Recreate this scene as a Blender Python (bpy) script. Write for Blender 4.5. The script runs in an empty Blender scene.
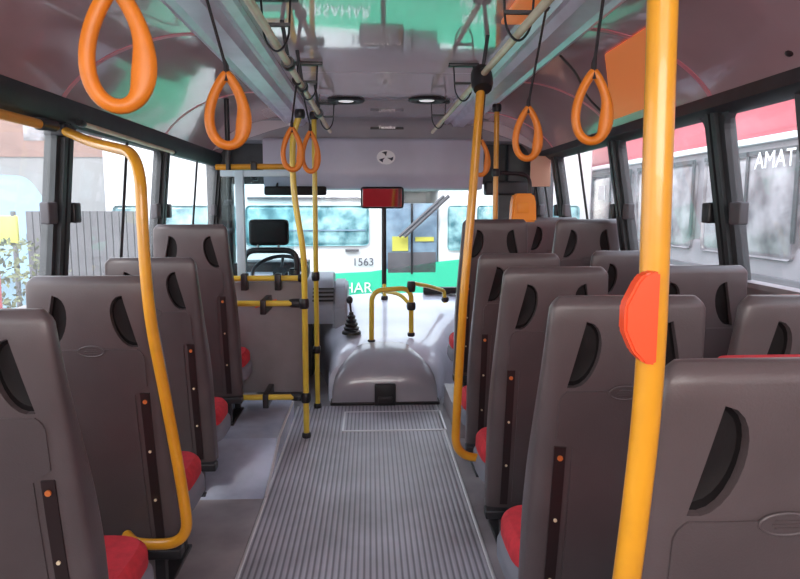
import bpy, bmesh, math, random
from mathutils import Vector, Matrix
random.seed(7)
S = bpy.context.scene
COL = S.collection
PI = math.pi

# ------------------------------------------------------------------ materials
def mat(name, col, rough=.5, metal=0., var=.0, vscale=8., bump=0., bscale=60., coat=0., col2=None, emit=0., spec=.5):
    m = bpy.data.materials.new(name); m.use_nodes = True
    nt = m.node_tree; b = nt.nodes['Principled BSDF']
    b.inputs['Roughness'].default_value = rough
    b.inputs['Metallic'].default_value = metal
    b.inputs['Coat Weight'].default_value = coat
    b.inputs['Specular IOR Level'].default_value = spec
    c = (*col, 1)
    if emit:
        b.inputs['Emission Color'].default_value = c; b.inputs['Emission Strength'].default_value = emit
    tc = nt.nodes.new('ShaderNodeTexCoord')
    if var or col2:
        n = nt.nodes.new('ShaderNodeTexNoise'); n.inputs['Scale'].default_value = vscale; n.inputs['Detail'].default_value = 5
        nt.links.new(tc.outputs['Object'], n.inputs['Vector'])
        r = nt.nodes.new('ShaderNodeValToRGB')
        d = col2 if col2 else tuple(x*(1-var) for x in col)
        e = col if col2 else tuple(min(1, x*(1+var)) for x in col)
        r.color_ramp.elements[0].color = (*d, 1); r.color_ramp.elements[1].color = (*e, 1)
        r.color_ramp.elements[0].position = .35; r.color_ramp.elements[1].position = .65
        nt.links.new(n.outputs['Fac'], r.inputs['Fac']); nt.links.new(r.outputs['Color'], b.inputs['Base Color'])
    else:
        b.inputs['Base Color'].default_value = c
    if bump:
        n2 = nt.nodes.new('ShaderNodeTexNoise'); n2.inputs['Scale'].default_value = bscale; n2.inputs['Detail'].default_value = 3
        nt.links.new(tc.outputs['Object'], n2.inputs['Vector'])
        bp = nt.nodes.new('ShaderNodeBump'); bp.inputs['Strength'].default_value = bump; bp.inputs['Distance'].default_value = .002
        nt.links.new(n2.outputs['Fac'], bp.inputs['Height']); nt.links.new(bp.outputs['Normal'], b.inputs['Normal'])
    return m

def glassmat(name, tint=(.93, .97, .98), refl=.09, haze=0., ):
    m = bpy.data.materials.new(name); m.use_nodes = True
    nt = m.node_tree; nt.nodes.clear()
    o = nt.nodes.new('ShaderNodeOutputMaterial'); t = nt.nodes.new('ShaderNodeBsdfTransparent'); t.inputs[0].default_value = (*tint, 1)
    g = nt.nodes.new('ShaderNodeBsdfGlossy'); g.inputs['Roughness'].default_value = .03
    lw = nt.nodes.new('ShaderNodeLayerWeight'); lw.inputs[0].default_value = .35
    f = nt.nodes.new('ShaderNodeMapRange'); f.inputs[3].default_value = .008; f.inputs[4].default_value = refl*2; nt.links.new(lw.outputs['Facing'], f.inputs[0])
    x = nt.nodes.new('ShaderNodeMixShader')
    nt.links.new(f.outputs[0], x.inputs[0]); nt.links.new(t.outputs[0], x.inputs[1]); nt.links.new(g.outputs[0], x.inputs[2])
    last = x
    if haze:
        d = nt.nodes.new('ShaderNodeBsdfTranslucent'); d.inputs[0].default_value = (1, 1, 1, 1)
        y = nt.nodes.new('ShaderNodeMixShader'); y.inputs[0].default_value = haze
        nt.links.new(x.outputs[0], y.inputs[1]); nt.links.new(d.outputs[0], y.inputs[2]); last = y
    nt.links.new(last.outputs[0], o.inputs[0])
    return m

def ribmat(name):
    m = mat(name, (.42, .42, .45), .42, var=.0)
    nt = m.node_tree; b = nt.nodes['Principled BSDF']
    tc = nt.nodes.new('ShaderNodeTexCoord'); sp = nt.nodes.new('ShaderNodeSeparateXYZ'); nt.links.new(tc.outputs['Object'], sp.inputs[0])
    mm = nt.nodes.new('ShaderNodeMath'); mm.operation = 'MULTIPLY'; mm.inputs[1].default_value = 2*PI/.0245; nt.links.new(sp.outputs[0], mm.inputs[0])
    si = nt.nodes.new('ShaderNodeMath'); si.operation = 'SINE'; nt.links.new(mm.outputs[0], si.inputs[0])
    r = nt.nodes.new('ShaderNodeValToRGB'); r.color_ramp.elements[0].position = .0; r.color_ramp.elements[1].position = .55
    r.color_ramp.elements[0].color = (.17, .165, .19, 1); r.color_ramp.elements[1].color = (.46, .45, .50, 1)
    mr = nt.nodes.new('ShaderNodeMapRange'); mr.inputs[1].default_value = -1; mr.inputs[2].default_value = 1; nt.links.new(si.outputs[0], mr.inputs[0])
    nt.links.new(mr.outputs[0], r.inputs[0])
    n = nt.nodes.new('ShaderNodeTexNoise'); n.inputs['Scale'].default_value = 3.; n.inputs['Detail'].default_value = 8; nt.links.new(tc.outputs['Object'], n.inputs['Vector'])
    r2 = nt.nodes.new('ShaderNodeValToRGB'); r2.color_ramp.elements[0].position = .3; r2.color_ramp.elements[1].position = .7
    r2.color_ramp.elements[0].color = (.72, .70, .70, 1); r2.color_ramp.elements[1].color = (1.1, 1.1, 1.12, 1); nt.links.new(n.outputs['Fac'], r2.inputs[0])
    mx = nt.nodes.new('ShaderNodeMixRGB'); mx.blend_type = 'MULTIPLY'; mx.inputs[0].default_value = 1
    nt.links.new(r.outputs[0], mx.inputs[1]); nt.links.new(r2.outputs[0], mx.inputs[2]); nt.links.new(mx.outputs[0], b.inputs['Base Color'])
    bp = nt.nodes.new('ShaderNodeBump'); bp.inputs['Strength'].default_value = .5; bp.inputs['Distance'].default_value = .003
    nt.links.new(mr.outputs[0], bp.inputs['Height']); nt.links.new(bp.outputs['Normal'], b.inputs['Normal'])
    return m

M = dict(
 shell=mat('seat_plastic', (.100, .080, .083), .34, var=.10, vscale=5, bump=.25, bscale=260),
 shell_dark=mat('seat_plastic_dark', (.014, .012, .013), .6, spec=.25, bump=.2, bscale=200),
 groove=mat('seat_panel_plastic', (.086, .069, .072), .40, var=.08, vscale=5, bump=.25, bscale=260),
 red=mat('red_upholstery', (.62, .035, .05), .85, var=.12, vscale=30, bump=.4, bscale=300),
 trimgrey=mat('grey_upholstery', (.22, .23, .27), .8, bump=.3, bscale=300),
 yellow=mat('yellow_painted_tube', (.74, .34, .022), .30, var=.06, vscale=12, coat=.3),
 lemon=mat('lemon_painted_tube', (.76, .55, .06), .30, var=.06, vscale=12, coat=.3),
 orange=mat('orange_rubber', (.74, .21, .012), .42, var=.08, vscale=20),
 cream=mat('cream_tube', (.86, .74, .50), .25, metal=.1, var=.08, vscale=10),
 black=mat('black_plastic', (.015, .015, .018), .4),
 blackstrap=mat('black_webbing', (.03, .025, .028), .8),
 frame=mat('black_window_rubber', (.028, .032, .036), .45, var=.2, vscale=10),
 alu=mat('brushed_aluminium', (.80, .77, .88), .32, metal=.45, var=.08, vscale=6),
 alubright=mat('bright_aluminium_strip', (.75, .74, .76), .35, metal=.5),
 cove=mat('glossy_mauve_cove_panel', (.50, .32, .34), .15, var=.06, vscale=2, coat=.5),
 pink=mat('pink_seam_strip', (.80, .26, .32), .3),
 ceil=mat('glossy_ceiling_panel', (.72, .65, .68), .085, var=.04, vscale=2, coat=1., spec=1.),
 frontgrey=mat('front_grey_panel', (.33, .32, .35), .45, var=.05, vscale=4, bump=.1),
 frontlight=mat('front_lilac_panel', (.52, .525, .62), .35, var=.05, vscale=4),
 wall=mat('grey_wall_laminate', (.25, .23, .24), .5, var=.1, vscale=5),
 floor=mat('grey_vinyl_floor', (.30, .275, .29), .38, var=.22, vscale=3.5, bump=.15, bscale=200),
 rib=ribmat('ribbed_rubber_floor'),
 ramp=mat('blue_grey_sheet_metal', (.55, .60, .74), .25, metal=.3, var=.25, vscale=3),
 cover=mat('grey_engine_cover', (.36, .355, .40), .28, var=.06, vscale=4, coat=.5),
 cover2=mat('pale_engine_cover', (.74, .76, .88), .22, var=.08, vscale=4, coat=.6),
 dash=mat('dash_plastic', (.34, .36, .42), .45, var=.06),
 white=mat('white_paint', (.85, .86, .88), .35),
 buswhite=mat('bus_white_paint', (.78, .78, .79), .4, var=.03, vscale=2),
 green=mat('bus_green_paint', (.05, .54, .32), .4),
 redbus=mat('bus_red_paint', (.60, .09, .12), .4, var=.1, vscale=1),
 busgrey=mat('bus_grey_paint', (.26, .24, .26), .5, var=.15, vscale=2),
 busglass=mat('outside_bus_glass', (.40, .66, .68), .15, col2=(.06, .17, .20), vscale=5, var=.1),
 busglass2=mat('outside_bus_glass_grey', (.40, .38, .40), .2, col2=(.10, .09, .10), vscale=3.0, var=.1),
 darkglass=mat('dark_bus_glass', (.25, .36, .45), .2, col2=(.10, .14, .2), vscale=3, var=.1),
 asphalt=mat('asphalt', (.30, .30, .31), .9, var=.2, vscale=2),
 plaster=mat('pale_plaster', (.24, .235, .235), .8, var=.06, vscale=1),
 terracotta=mat('terracotta_band', (.24, .14, .115), .8, var=.1, vscale=2),
 slat=mat('grey_slat', (.105, .10, .11), .7, var=.2, vscale=3),
 yellowveh=mat('yellow_vehicle_paint', (.55, .52, .10), .35),
 bluecar=mat('pale_blue_car_paint', (.20, .32, .40), .25),
 bluepost=mat('pale_blue_painted_post', (.50, .66, .74), .35),
 leaf=mat('foliage', (.22, .24, .10), .8, col2=(.04, .045, .03), vscale=8),
 stick=mat('orange_red_sticker', (.90, .085, .02), .45),
 orangeglow=mat('orange_reflection_glow', (1.0, .28, .07), .35, emit=.25),  # colour and emission imitate orange reflections in cove and ceiling
 orangebox=mat('orange_plastic', (.95, .33, .015), .35),
 peach=mat('peach_blind', (.80, .50, .36), .8),
 mirror=mat('mirror_glass', (.5, .5, .5), .04, metal=1.),
 screw=mat('orange_screw_cap', (.75, .22, .06), .4, metal=.3),
 rust=mat('dark_red_strip', (.022, .012, .013), .45),
 ink=mat('dark_ink', (.10, .10, .12), .6),
 navy=mat('navy_print', (.02, .025, .05), .5),
 lamp=mat('spotlight_lens', (.9, .9, .9), .3, emit=.6),
 glass=glassmat('window_glass', (.96, .98, .98), .03),
 sideglass=glassmat('side_window_glass', (.93, .94, .95), .09, .06),
 screen=glassmat('partition_glass', (.80, .90, .92)),
)

# ------------------------------------------------------------------ mesh helpers
def link(name, bm, m, parent=None, smooth=True, angle=40):
    bmesh.ops.recalc_face_normals(bm, faces=bm.faces)
    me = bpy.data.meshes.new(name); bm.to_mesh(me); bm.free()
    if smooth:
        for p in me.polygons: p.use_smooth = True
        me.set_sharp_from_angle(angle=math.radians(angle))
    for k in (m if isinstance(m, (list, tuple)) else [m]): me.materials.append(k)
    o = bpy.data.objects.new(name, me); COL.objects.link(o)
    if parent: o.parent = parent
    return o
def tag(o, label, cat, group=None, kind=None):
    if label: o['label'] = label
    if cat: o['category'] = cat
    if group: o['group'] = group
    if kind: o['kind'] = kind
    return o
def thing(name, loc, label, cat, group=None, rz=0):
    o = bpy.data.objects.new(name, None); COL.objects.link(o); o.location = loc; o.rotation_euler.z = rz
    o.empty_display_size = .1
    return tag(o, label, cat, group)
def struct(name, bm, m, parent=None, **k):
    o = link(name, bm, m, parent, **k); o['kind'] = 'structure'; return o
def B(): return bmesh.new()
def box(bm, x0, x1, y0, y1, z0, z1, bev=0., mi=0, mtx=None):
    n = bmesh.new(); bmesh.ops.create_cube(n, size=1)
    for v in n.verts:
        v.co = Vector(((x0+x1)/2+v.co.x*(x1-x0), (y0+y1)/2+v.co.y*(y1-y0), (z0+z1)/2+v.co.z*(z1-z0)))
    if bev: bmesh.ops.bevel(n, geom=n.edges[:], offset=bev, segments=3, affect='EDGES', profile=.5)
    merge(bm, n, mi, mtx); return bm
def merge(bm, n, mi=0, mtx=None):
    vm = {}
    for v in n.verts: vm[v] = bm.verts.new(mtx @ v.co if mtx else v.co)
    for f in n.faces:
        try: nf = bm.faces.new([vm[v] for v in f.verts]); nf.material_index = mi
        except ValueError: pass
    n.free()
def smoothpath(pts, r=.06, n=6):
    """round the corners of a polyline"""
    P = [Vector(p) for p in pts]; out = [P[0]]
    for i in range(1, len(P)-1):
        a, b, c = P[i-1], P[i], P[i+1]
        d1 = min(r, (a-b).length*.49); d2 = min(r, (c-b).length*.49)
        p, q = b+(a-b).normalized()*d1, b+(c-b).normalized()*d2
        for k in range(n+1):
            t = k/n; out.append(p*(1-t)**2+b*2*t*(1-t)+q*t*t)
    out.append(P[-1]); return out
def tube(bm, pts, rad, seg=12, closed=False, mi=0, cap=True, flat=None):
    P = [Vector(p) for p in pts]; n = len(P); rings = []
    R = rad if isinstance(rad, list) else [rad]*n
    up = None
    for i in range(n):
        if closed: t = (P[(i+1) % n]-P[i-1]).normalized()
        else: t = (P[min(i+1, n-1)]-P[max(i-1, 0)]).normalized()
        if up is None:
            up = Vector((0, 1, 0)) if abs(t.y) < .9 else Vector((1, 0, 0))
        up = (up-t*up.dot(t)).normalized(); s = t.cross(up)
        rr = R[i] if isinstance(R[i], tuple) else (R[i], R[i])
        rings.append([bm.verts.new(P[i]+up*rr[0]*math.cos(2*PI*k/seg)+s*rr[1]*math.sin(2*PI*k/seg)) for k in range(seg)])
    m = n if closed else n-1
    for i in range(m):
        a, b = rings[i], rings[(i+1) % n]
        for k in range(seg):
            f = bm.faces.new((a[k], a[(k+1) % seg], b[(k+1) % seg], b[k])); f.material_index = mi
    if cap and not closed:
        bm.faces.new(rings[0]).material_index = mi; bm.faces.new(rings[-1][::-1]).material_index = mi
    return bm
def loft(bm, rings, cap=True, mi=0):
    V = [[bm.verts.new(p) for p in r] for r in rings]; n = len(V[0])
    for a, b in zip(V, V[1:]):
        for k in range(n):
            bm.faces.new((a[k], a[(k+1) % n], b[(k+1) % n], b[k])).material_index = mi
    if cap:
        bm.faces.new(V[0][::-1]).material_index = mi; bm.faces.new(V[-1]).material_index = mi
    return bm
def prism(bm, poly, y0, y1, axis='y', mi=0):
    """extrude 2D polygon; axis y: poly=(x,z); axis x: poly=(y,z); axis z: poly=(x,y)"""
    def c(p, t):
        return {'y': (p[0], t, p[1]), 'x': (t, p[0], p[1]), 'z': (p[0], p[1], t)}[axis]
    a = [bm.verts.new(c(p, y0)) for p in poly]; b = [bm.verts.new(c(p, y1)) for p in poly]
    n = len(poly)
    for k in range(n): bm.faces.new((a[k], a[(k+1) % n], b[(k+1) % n], b[k])).material_index = mi
    bm.faces.new(a[::-1]).material_index = mi; bm.faces.new(b).material_index = mi
    return bm
def sheet(bm, prof, y0, y1, th=.01, ny=1):
    """thin shell following 2D profile prof (x,z), extruded along y"""
    off = []
    for i, p in enumerate(prof):
        a = Vector(prof[max(i-1, 0)]); b = Vector(prof[min(i+1, len(prof)-1)]); t = (b-a).normalized()
        off.append((p[0]-t.y*th, p[1]+t.x*th))
    return prism(bm, list(prof)+off[::-1], y0, y1)
def cyl(bm, p, q, r, seg=16, mi=0): return tube(bm, [p, q], r, seg, mi=mi)
def ball(bm, c, r, sx=1, sy=1, sz=1, mi=0):
    n = bmesh.new(); bmesh.ops.create_uvsphere(n, u_segments=14, v_segments=9, radius=r)
    for v in n.verts: v.co = Vector((c[0]+v.co.x*sx, c[1]+v.co.y*sy, c[2]+v.co.z*sz))
    merge(bm, n, mi)
def text(name, body, size, m, loc, rot, parent=None, ext=.002):
    cu = bpy.data.curves.new(name, 'FONT'); cu.body = body; cu.size = size; cu.extrude = ext; cu.align_x = 'CENTER'; cu.align_y = 'CENTER'
    tmp = bpy.data.objects.new(name+'_tmp', cu); COL.objects.link(tmp)
    dg = bpy.context.evaluated_depsgraph_get(); me = bpy.data.meshes.new_from_object(tmp.evaluated_get(dg))
    bpy.data.objects.remove(tmp); me.materials.clear(); me.materials.append(m)
    o = bpy.data.objects.new(name, me); COL.objects.link(o); o.location = loc; o.rotation_euler = rot
    if parent: o.parent = parent
    return o
def copy_tree(o, parent=None):
    c = o.copy(); COL.objects.link(c)
    if parent: c.parent = parent
    for ch in list(o.children): copy_tree(ch, c)
    return c

# ------------------------------------------------------------------ shell of the bus
XL, XR = -1.28, 1.41          # wall line at the window header
FRONT, REAR = 5.8, -1.6
HZ, CZ = 1.84, 2.11           # header top, ceiling
def wx(side, z):              # tumblehome
    return (XL - .105*(1.84-z)) if side < 0 else (XR + .17*(1.84-z))

bm = B(); box(bm, -1.6, 1.85, REAR, 6.0, -.06, 0); struct('floor', bm, M['floor'], smooth=False)
bm = B(); box(bm, -.51, .46, REAR, 4.47, 0, .004)
o = link('ribbed_aisle_mat', bm, M['rib'], smooth=False)
tag(o, 'long ribbed grey rubber mat running down the aisle floor', 'floor mat')
for i, x in enumerate((-.512, .462)):
    bm = B(); box(bm, x-.007, x+.007, REAR, 4.47, 0, .007, .002)
    struct('trim_%d' % (i+1), bm, M['alubright'])
# access hatch in floor
t = thing('floor_hatch', (.146, 4.13, .004), 'ribbed access hatch with pale metal frame in the floor before the engine cover', 'hatch')
bm = B(); box(bm, -.32, .32, -.185, .185, 0, .003); link('hatch_panel', bm, M['rib'], t, smooth=False)
bm = B()
for a in ((-.33, -.318, -.19, .19), (.318, .33, -.19, .19), (-.33, .33, -.195, -.183), (-.33, .33, .183, .195)): box(bm, a[0], a[1], a[2], a[3], 0, .006)
link('hatch_frame', bm, M['alubright'], t, smooth=False)

# ceiling
bm = B(); box(bm, -.70, .86, REAR, 3.58, CZ, CZ+.03); box(bm, -.70, .86, 3.59, 5.46, CZ+.001, CZ+.03); box(bm, -.70, .86, 3.57, 3.60, CZ+.006, CZ+.03)
struct('ceiling', bm, M['ceil'], smooth=False)
# cove panels
def cove_prof(s):
    if s < 0: A = [(-.68, 2.11), (-.80, 2.105), (-.93, 2.075), (-1.05, 2.03), (-1.15, 1.97), (-1.23, 1.90), (-1.28, 1.83)]
    else: A = [(.84, 2.11), (.95, 2.105), (1.07, 2.075), (1.18, 2.03), (1.28, 1.97), (1.36, 1.90), (1.41, 1.83)]
    P = smoothpath([(x, 0, z) for x, z in A], .05, 3)
    return [(p.x, p.z) for p in P]
for i, s in enumerate((-1, 1)):
    pr = cove_prof(s); bm = B(); sheet(bm, pr if s > 0 else pr, REAR, 5.75, .012 if s > 0 else -.012)
    c = struct('trim_%d' % (3+i), bm, M['cove'], angle=60)
    for y in ((.0, 1.35, 2.83, 4.2) if s < 0 else (.35, 1.55, 2.68, 3.8, 5.0)):
        bm = B(); sheet(bm, [(x, z-.003) for x, z in pr], y-.016, y+.016, .004 if s > 0 else -.004)
        link('seam_strip', bm, M['pink'], c)
# black header bands over the windows
HB = {-1: 1.74, 1: 1.77}
for i, s in enumerate((-1, 1)):
    x = XL if s < 0 else XR
    bm = B(); poly = [(x+s*.03, 1.86), (x-s*.02, 1.85), (x-s*.028, 1.80), (wx(s, 1.75)-s*.006, HB[s]), (wx(s, 1.75)+s*.04, HB[s])]
    prism(bm, poly, REAR, 5.75); struct('trim_%d' % (5+i), bm, M['frame'])
# lower walls
SILL_ = 1.10
LOW = {-1: 1.00, 1: 1.10}
for s, nm in ((-1, 'wall_left'), (1, 'wall_right')):
    bm = B(); SILL_ = LOW[s]; a, b = wx(s, SILL_), wx(s, 0)
    prism(bm, [(a-s*.02, SILL_), (a-s*.02, SILL_-.02), (a, SILL_-.05), (b, 0), (b+s*.05, 0), (a+s*.05, SILL_)], REAR, 5.9)
    struct(nm, bm, M['wall'], smooth=False)
# pillars & windows
def side_windows(s, ys, n0):
    lean = -.105 if s < 0 else .17
    for i, y in enumerate(ys):
        w = .075
        bm = B(); zt, zb = HB[s]+.01, LOW[s]-.01
        def q(z, d): return wx(s, z)-s*d
        for (ya, yb, d) in ((y-w, y+w, 0.), (y-w*.55, y-w*.12, .018), (y+w*.12, y+w*.55, .018)):
            a = [bm.verts.new(p) for p in ((q(zb, d+.01), ya, zb), (q(zb, d+.01), yb, zb), (q(zt, d+.01), yb, zt), (q(zt, d+.01), ya, zt))]
            b = [bm.verts.new(p) for p in ((q(zb, -.04), ya, zb), (q(zb, -.04), yb, zb), (q(zt, -.04), yb, zt), (q(zt, -.04), ya, zt))]
            bm.faces.new(a); bm.faces.new(b[::-1])
            for k in range(4): bm.faces.new((a[k], b[k], b[(k+1) % 4], a[(k+1) % 4]))
        # rounded corner gussets under the header
        for sg in (-1, 1):
            pts = [(y+sg*w, zt)]+[(y+sg*(w+.07*(1-math.sin(t))), zt-.07*(1-math.cos(t))) for t in [PI/2*k/5 for k in range(6)]]
            va = [bm.verts.new((q(z, .008), yy, z)) for yy, z in pts]; vb = [bm.verts.new((q(z, -.03), yy, z)) for yy, z in pts]
            bm.faces.new(va); bm.faces.new(vb[::-1])
            for k in range(len(pts)): bm.faces.new((va[k], vb[k], vb[(k+1) % len(pts)], va[(k+1) % len(pts)]))
        struct('trim_%d' % (n0+i), bm, M['frame'], smooth=False)
trim_n = 7
LP = (-1.5, .05, 1.35, 2.87, 4.22, 5.70); RP = (-1.5, .35, 1.55, 2.68, 3.80, 5.00, 5.72)
side_windows(-1, LP, 7); side_windows(1, RP, 7+len(LP))
wn = 1
for s, P in ((-1, LP), (1, RP)):
    SILL_ = LOW[s]
    for i in range(len(P)-1):
        y0, y1 = P[i]+.07, P[i+1]-.07
        bm = B(); a, b = wx(s, 1.775)+s*.012, wx(s, SILL_)+s*.012
        f = [bm.verts.new(p) for p in ((b, y0, SILL_), (b, y1, SILL_), (a, y1, 1.775), (a, y0, 1.775))]; bm.faces.new(f)
        w = struct('window_%d' % wn, bm, M['sideglass'], smooth=False); wn += 1
        # sliding pane divider and its slim frame
        ym = (y0+y1)/2+.05
        bm = B()
        for yy, th in ((ym, .014),):
            p0, p1 = Vector((b-s*.012, yy, SILL_)), Vector((a-s*.012, yy, 1.78))
            tube(bm, [p0, p1], (.016, .009), 4)
        link('window_divider', bm, M['frame'], w, smooth=False)
        # finger latches at either end of the sliding panes
        for yy, mm in ((y1-.045, 'wall'), (y0+.035, 'black')):
            bm = B(); zc = 1.375
            xx = wx(s, zc)-s*.012; box(bm, xx-.02, xx+.02, yy-.045 if mm == 'wall' else yy-.03, yy+.035, zc-.045, zc+.045, .008)
            link('window_latch', bm, M['slat'] if mm == 'wall' else M['black'], w)

# aluminium air-duct profiles beside the ceiling panel
def profile(x0, x1, label, flip):
    bm = B(); w = x1-x0
    pts = [(0, 0), (0, -.030), (.12, -.045), (.20, -.030), (.26, -.030), (.34, -.062), (.66, -.062), (.74, -.030), (.80, -.030), (.88, -.045), (1, -.030), (1, 0)]
    prism(bm, [(x0+w*a, 2.108+b) for a, b in pts], REAR, 5.40)
    o = link('aluminium_ceiling_profile', bm, M['alu'], angle=25); tag(o, label, 'ceiling rail')
profile(-.69, -.45, 'wide silvery aluminium ceiling profile along the left side of the aisle', 1)
profile(.60, .85, 'wide silvery aluminium ceiling profile along the right side of the aisle', 1)

# ------------------------------------------------------------------ seats
def ease(t): return t*t*(3-2*t)
ZB, ZT = .17, 1.175
def half_w(z):
    t = (z-ZB)/(ZT-ZB)
    w = .228-.030*max(0, (t-.35)/.65)**1.3
    if t > .965: w -= .022*((t-.965)/.035)**2
    return w
def back_y(z):      # rear surface; top at y=0, leans forward towards the bottom
    t = (ZT-z)/(ZT-ZB)
    y = .03*t+.10*t**1.6
    if t < .03: y += .02*((.03-t)/.03)**2
    return y
def depth(z):
    t = (ZT-z)/(ZT-ZB)
    d = .055+.075*ease(min(1, t/.55))-.03*max(0, (t-.6)/.4)
    if t < .03: d -= .03*((.03-t)/.03)**2
    return d
def surf(x, z, off=0.):
    n = 5.; u = min(.999, abs(x)/half_w(z)); d = depth(z)/2
    return Vector((x, back_y(z)+d-d*(1-u**n)**(1/n)-off, z))
def seat_shell():
    bm = B(); rings = []; N = 28
    zs = [ZB+(ZT-ZB)*k/26 for k in range(25)]+[ZT-.03, ZT-.018, ZT-.008, ZT-.002, ZT]
    zs = sorted(set(zs))
    for z in zs:
        w, d, y = half_w(z), depth(z)/2, back_y(z); r = []
        for k in range(N*2):
            a = 2*PI*k/(N*2); c, s_ = math.cos(a), math.sin(a); e = 2/5.
            r.append((w*math.copysign(abs(c)**e, c), y+d+d*math.copysign(abs(s_)**e, s_), z))
        rings.append(r)
    loft(bm, rings); return bm
def dpoly(side, grow=0.):
    """outline of the hand-hold: straight slanted outer edge, bulging inner edge"""
    top, bot = Vector((side*.112, 1.118)), Vector((side*.155, .935)); pts = []
    for k in range(3): pts.append(top.lerp(bot, k/3))
    for k in range(13):
        t = PI*k/12; c = bot.lerp(top, (1-math.cos(t))/2)
        nrm = Vector((-side, -.18*side*side)).normalized()
        pts.append(c+nrm*(.062*math.sin(t)**.8 if 0 < t < PI-1e-6 else 0))
    cen = sum(pts, Vector((0, 0)))/len(pts)
    return [cen+(p-cen)*(1+grow) for p in pts[:-1]]
def row_patch(zs, xl, xr, off, th=.004, nx=8):
    bm = B(); A = []; C = []
    for z in zs:
        l, r = xl(z), xr(z)
        A.append([bm.verts.new(surf(l+(r-l)*k/nx, z, off)) for k in range(nx+1)])
        C.append([bm.verts.new(surf(l+(r-l)*k/nx, z, off-th-.004)) for k in range(nx+1)])
    for G in (A, C):
        for a, b in zip(G, G[1:]):
            for k in range(nx): bm.faces.new((a[k], a[k+1], b[k+1], b[k]))
    for i in range(len(zs)-1):
        bm.faces.new((A[i][0], A[i+1][0], C[i+1][0], C[i][0])); bm.faces.new((A[i][nx], A[i+1][nx], C[i+1][nx], C[i][nx]))
    for i in (0, -1):
        for k in range(nx): bm.faces.new((A[i][k], A[i][k+1], C[i][k+1], C[i][k]))
    return bm
def make_seat(aisle):
    """aisle=+1: the aisle is on the seat's right (left hand row)"""
    root = bpy.data.objects.new('bus_seat', None); COL.objects.link(root); root['category'] = 'seat'
    shell = link('seat_shell', seat_shell(), M['shell'], root, angle=50)
    cut = B()
    for s in (-1, 1):
        pts = dpoly(s)
        a = [cut.verts.new((p.x, surf(p.x, p.y).y-.03, p.y)) for p in pts]
        cen = sum((Vector((p.x, p.y)) for p in pts), Vector((0, 0)))/len(pts)
        b = [cut.verts.new((cen.x+(p.x-cen.x)*.88, surf(p.x, p.y).y+.038, cen.y+(p.y-cen.y)*.90)) for p in pts]
        n = len(pts)
        for k in range(n): cut.faces.new((a[k], a[(k+1) % n], b[(k+1) % n], b[k]))
        cut.faces.new(a[::-1]); cut.faces.new(b)
    c = link('cutter', cut, M['shell_dark'], smooth=False)
    md = shell.modifiers.new('b', 'BOOLEAN'); md.operation = 'DIFFERENCE'; md.object = c; md.solver = 'EXACT'
    dg = bpy.context.evaluated_depsgraph_get(); me = bpy.data.meshes.new_from_object(shell.evaluated_get(dg))
    shell.modifiers.clear(); shell.data = me; bpy.data.objects.remove(c)
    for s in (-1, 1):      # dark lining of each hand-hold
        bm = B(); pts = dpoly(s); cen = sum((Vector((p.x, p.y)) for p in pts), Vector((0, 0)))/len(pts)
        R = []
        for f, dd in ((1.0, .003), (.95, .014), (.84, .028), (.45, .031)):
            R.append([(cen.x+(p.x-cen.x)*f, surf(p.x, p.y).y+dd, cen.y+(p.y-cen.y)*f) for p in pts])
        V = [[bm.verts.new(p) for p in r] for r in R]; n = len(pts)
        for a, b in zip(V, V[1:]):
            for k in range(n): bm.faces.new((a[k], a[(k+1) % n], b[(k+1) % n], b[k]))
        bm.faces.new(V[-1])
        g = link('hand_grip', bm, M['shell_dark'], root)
    # raised lower back panel, stepped in around the strip
    def inner(z):
        if z > .80: return .170-(max(0, (z-.90))/.03)**2*.02
        if z > .77: return .128+(z-.77)/.03*.042
        return .128
    def outer(z): return .178-(max(0, (z-.90))/.03)**2*.02
    zs = [.20, .3, .4, .5, .6, .7, .77, .785, .80, .85, .90, .915, .925, .93]
    l, r = (lambda z: -outer(z), inner) if aisle > 0 else (lambda z: -inner(z), outer)
    link('back_panel', row_patch(zs, l, r, .0045), M['groove'], root, angle=25)
    x0 = aisle*.160
    bm = row_patch([.19, .3, .4, .5, .6, .7, .775], lambda z: x0-.015, lambda z: x0+.015, .005, nx=2)
    st = link('metal_strip', bm, M['rust'], root)
    for z in (.745, .56, .37):
        bm = B(); p = surf(x0, z, .007); cyl(bm, p, p+Vector((0, -.004, 0)), .0075 if z > .7 else .005, 10); link('screw', bm, M['screw'] if z > .7 else M['cream'], st)
    bm = B(); pts = [(.042*math.cos(t)*(1), .925+.018*math.sin(t)) for t in [2*PI*k/24 for k in range(24)]]
    tube(bm, [surf(a, b, .005) for a, b in pts], .0025, 6, closed=True)
    a = [bm.verts.new(surf(x*.93, .925+(z-.925)*.93, .0058)) for x, z in pts]; bm.faces.new(a)
    for k in (-1, 0, 1):     # raised wordmark bar pattern inside the badge
        tube(bm, [surf(-.022+.004*abs(k), .925+k*.006, .007), surf(.022-.004*abs(k), .925+k*.006, .007)], .0012, 5)
    link('oval_badge', bm, M['groove'], root)
    # red padded front of the backrest
    rings = []
    for z in [.40, .5, .7, .85, 1.0, 1.07, 1.12, 1.145, 1.162, 1.170]:
        t = max(0, (z-1.07)/.100); w = (half_w(min(z, 1.12))-.030)*(1-.5*t*t); y = back_y(min(z, ZT))+depth(min(z, ZT-.02))-.012; d = .030*(1-.5*t*t); r = []
        for k in range(24):
            a = 2*PI*k/24; c_, s_ = math.cos(a), math.sin(a)
            r.append((w*math.copysign(abs(c_)**.5, c_), y+d+d*math.copysign(abs(s_)**.5, s_), z))
        rings.append(r)
    bm = B(); loft(bm, rings); link('backrest_cushion', bm, M['red'], root)
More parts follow.
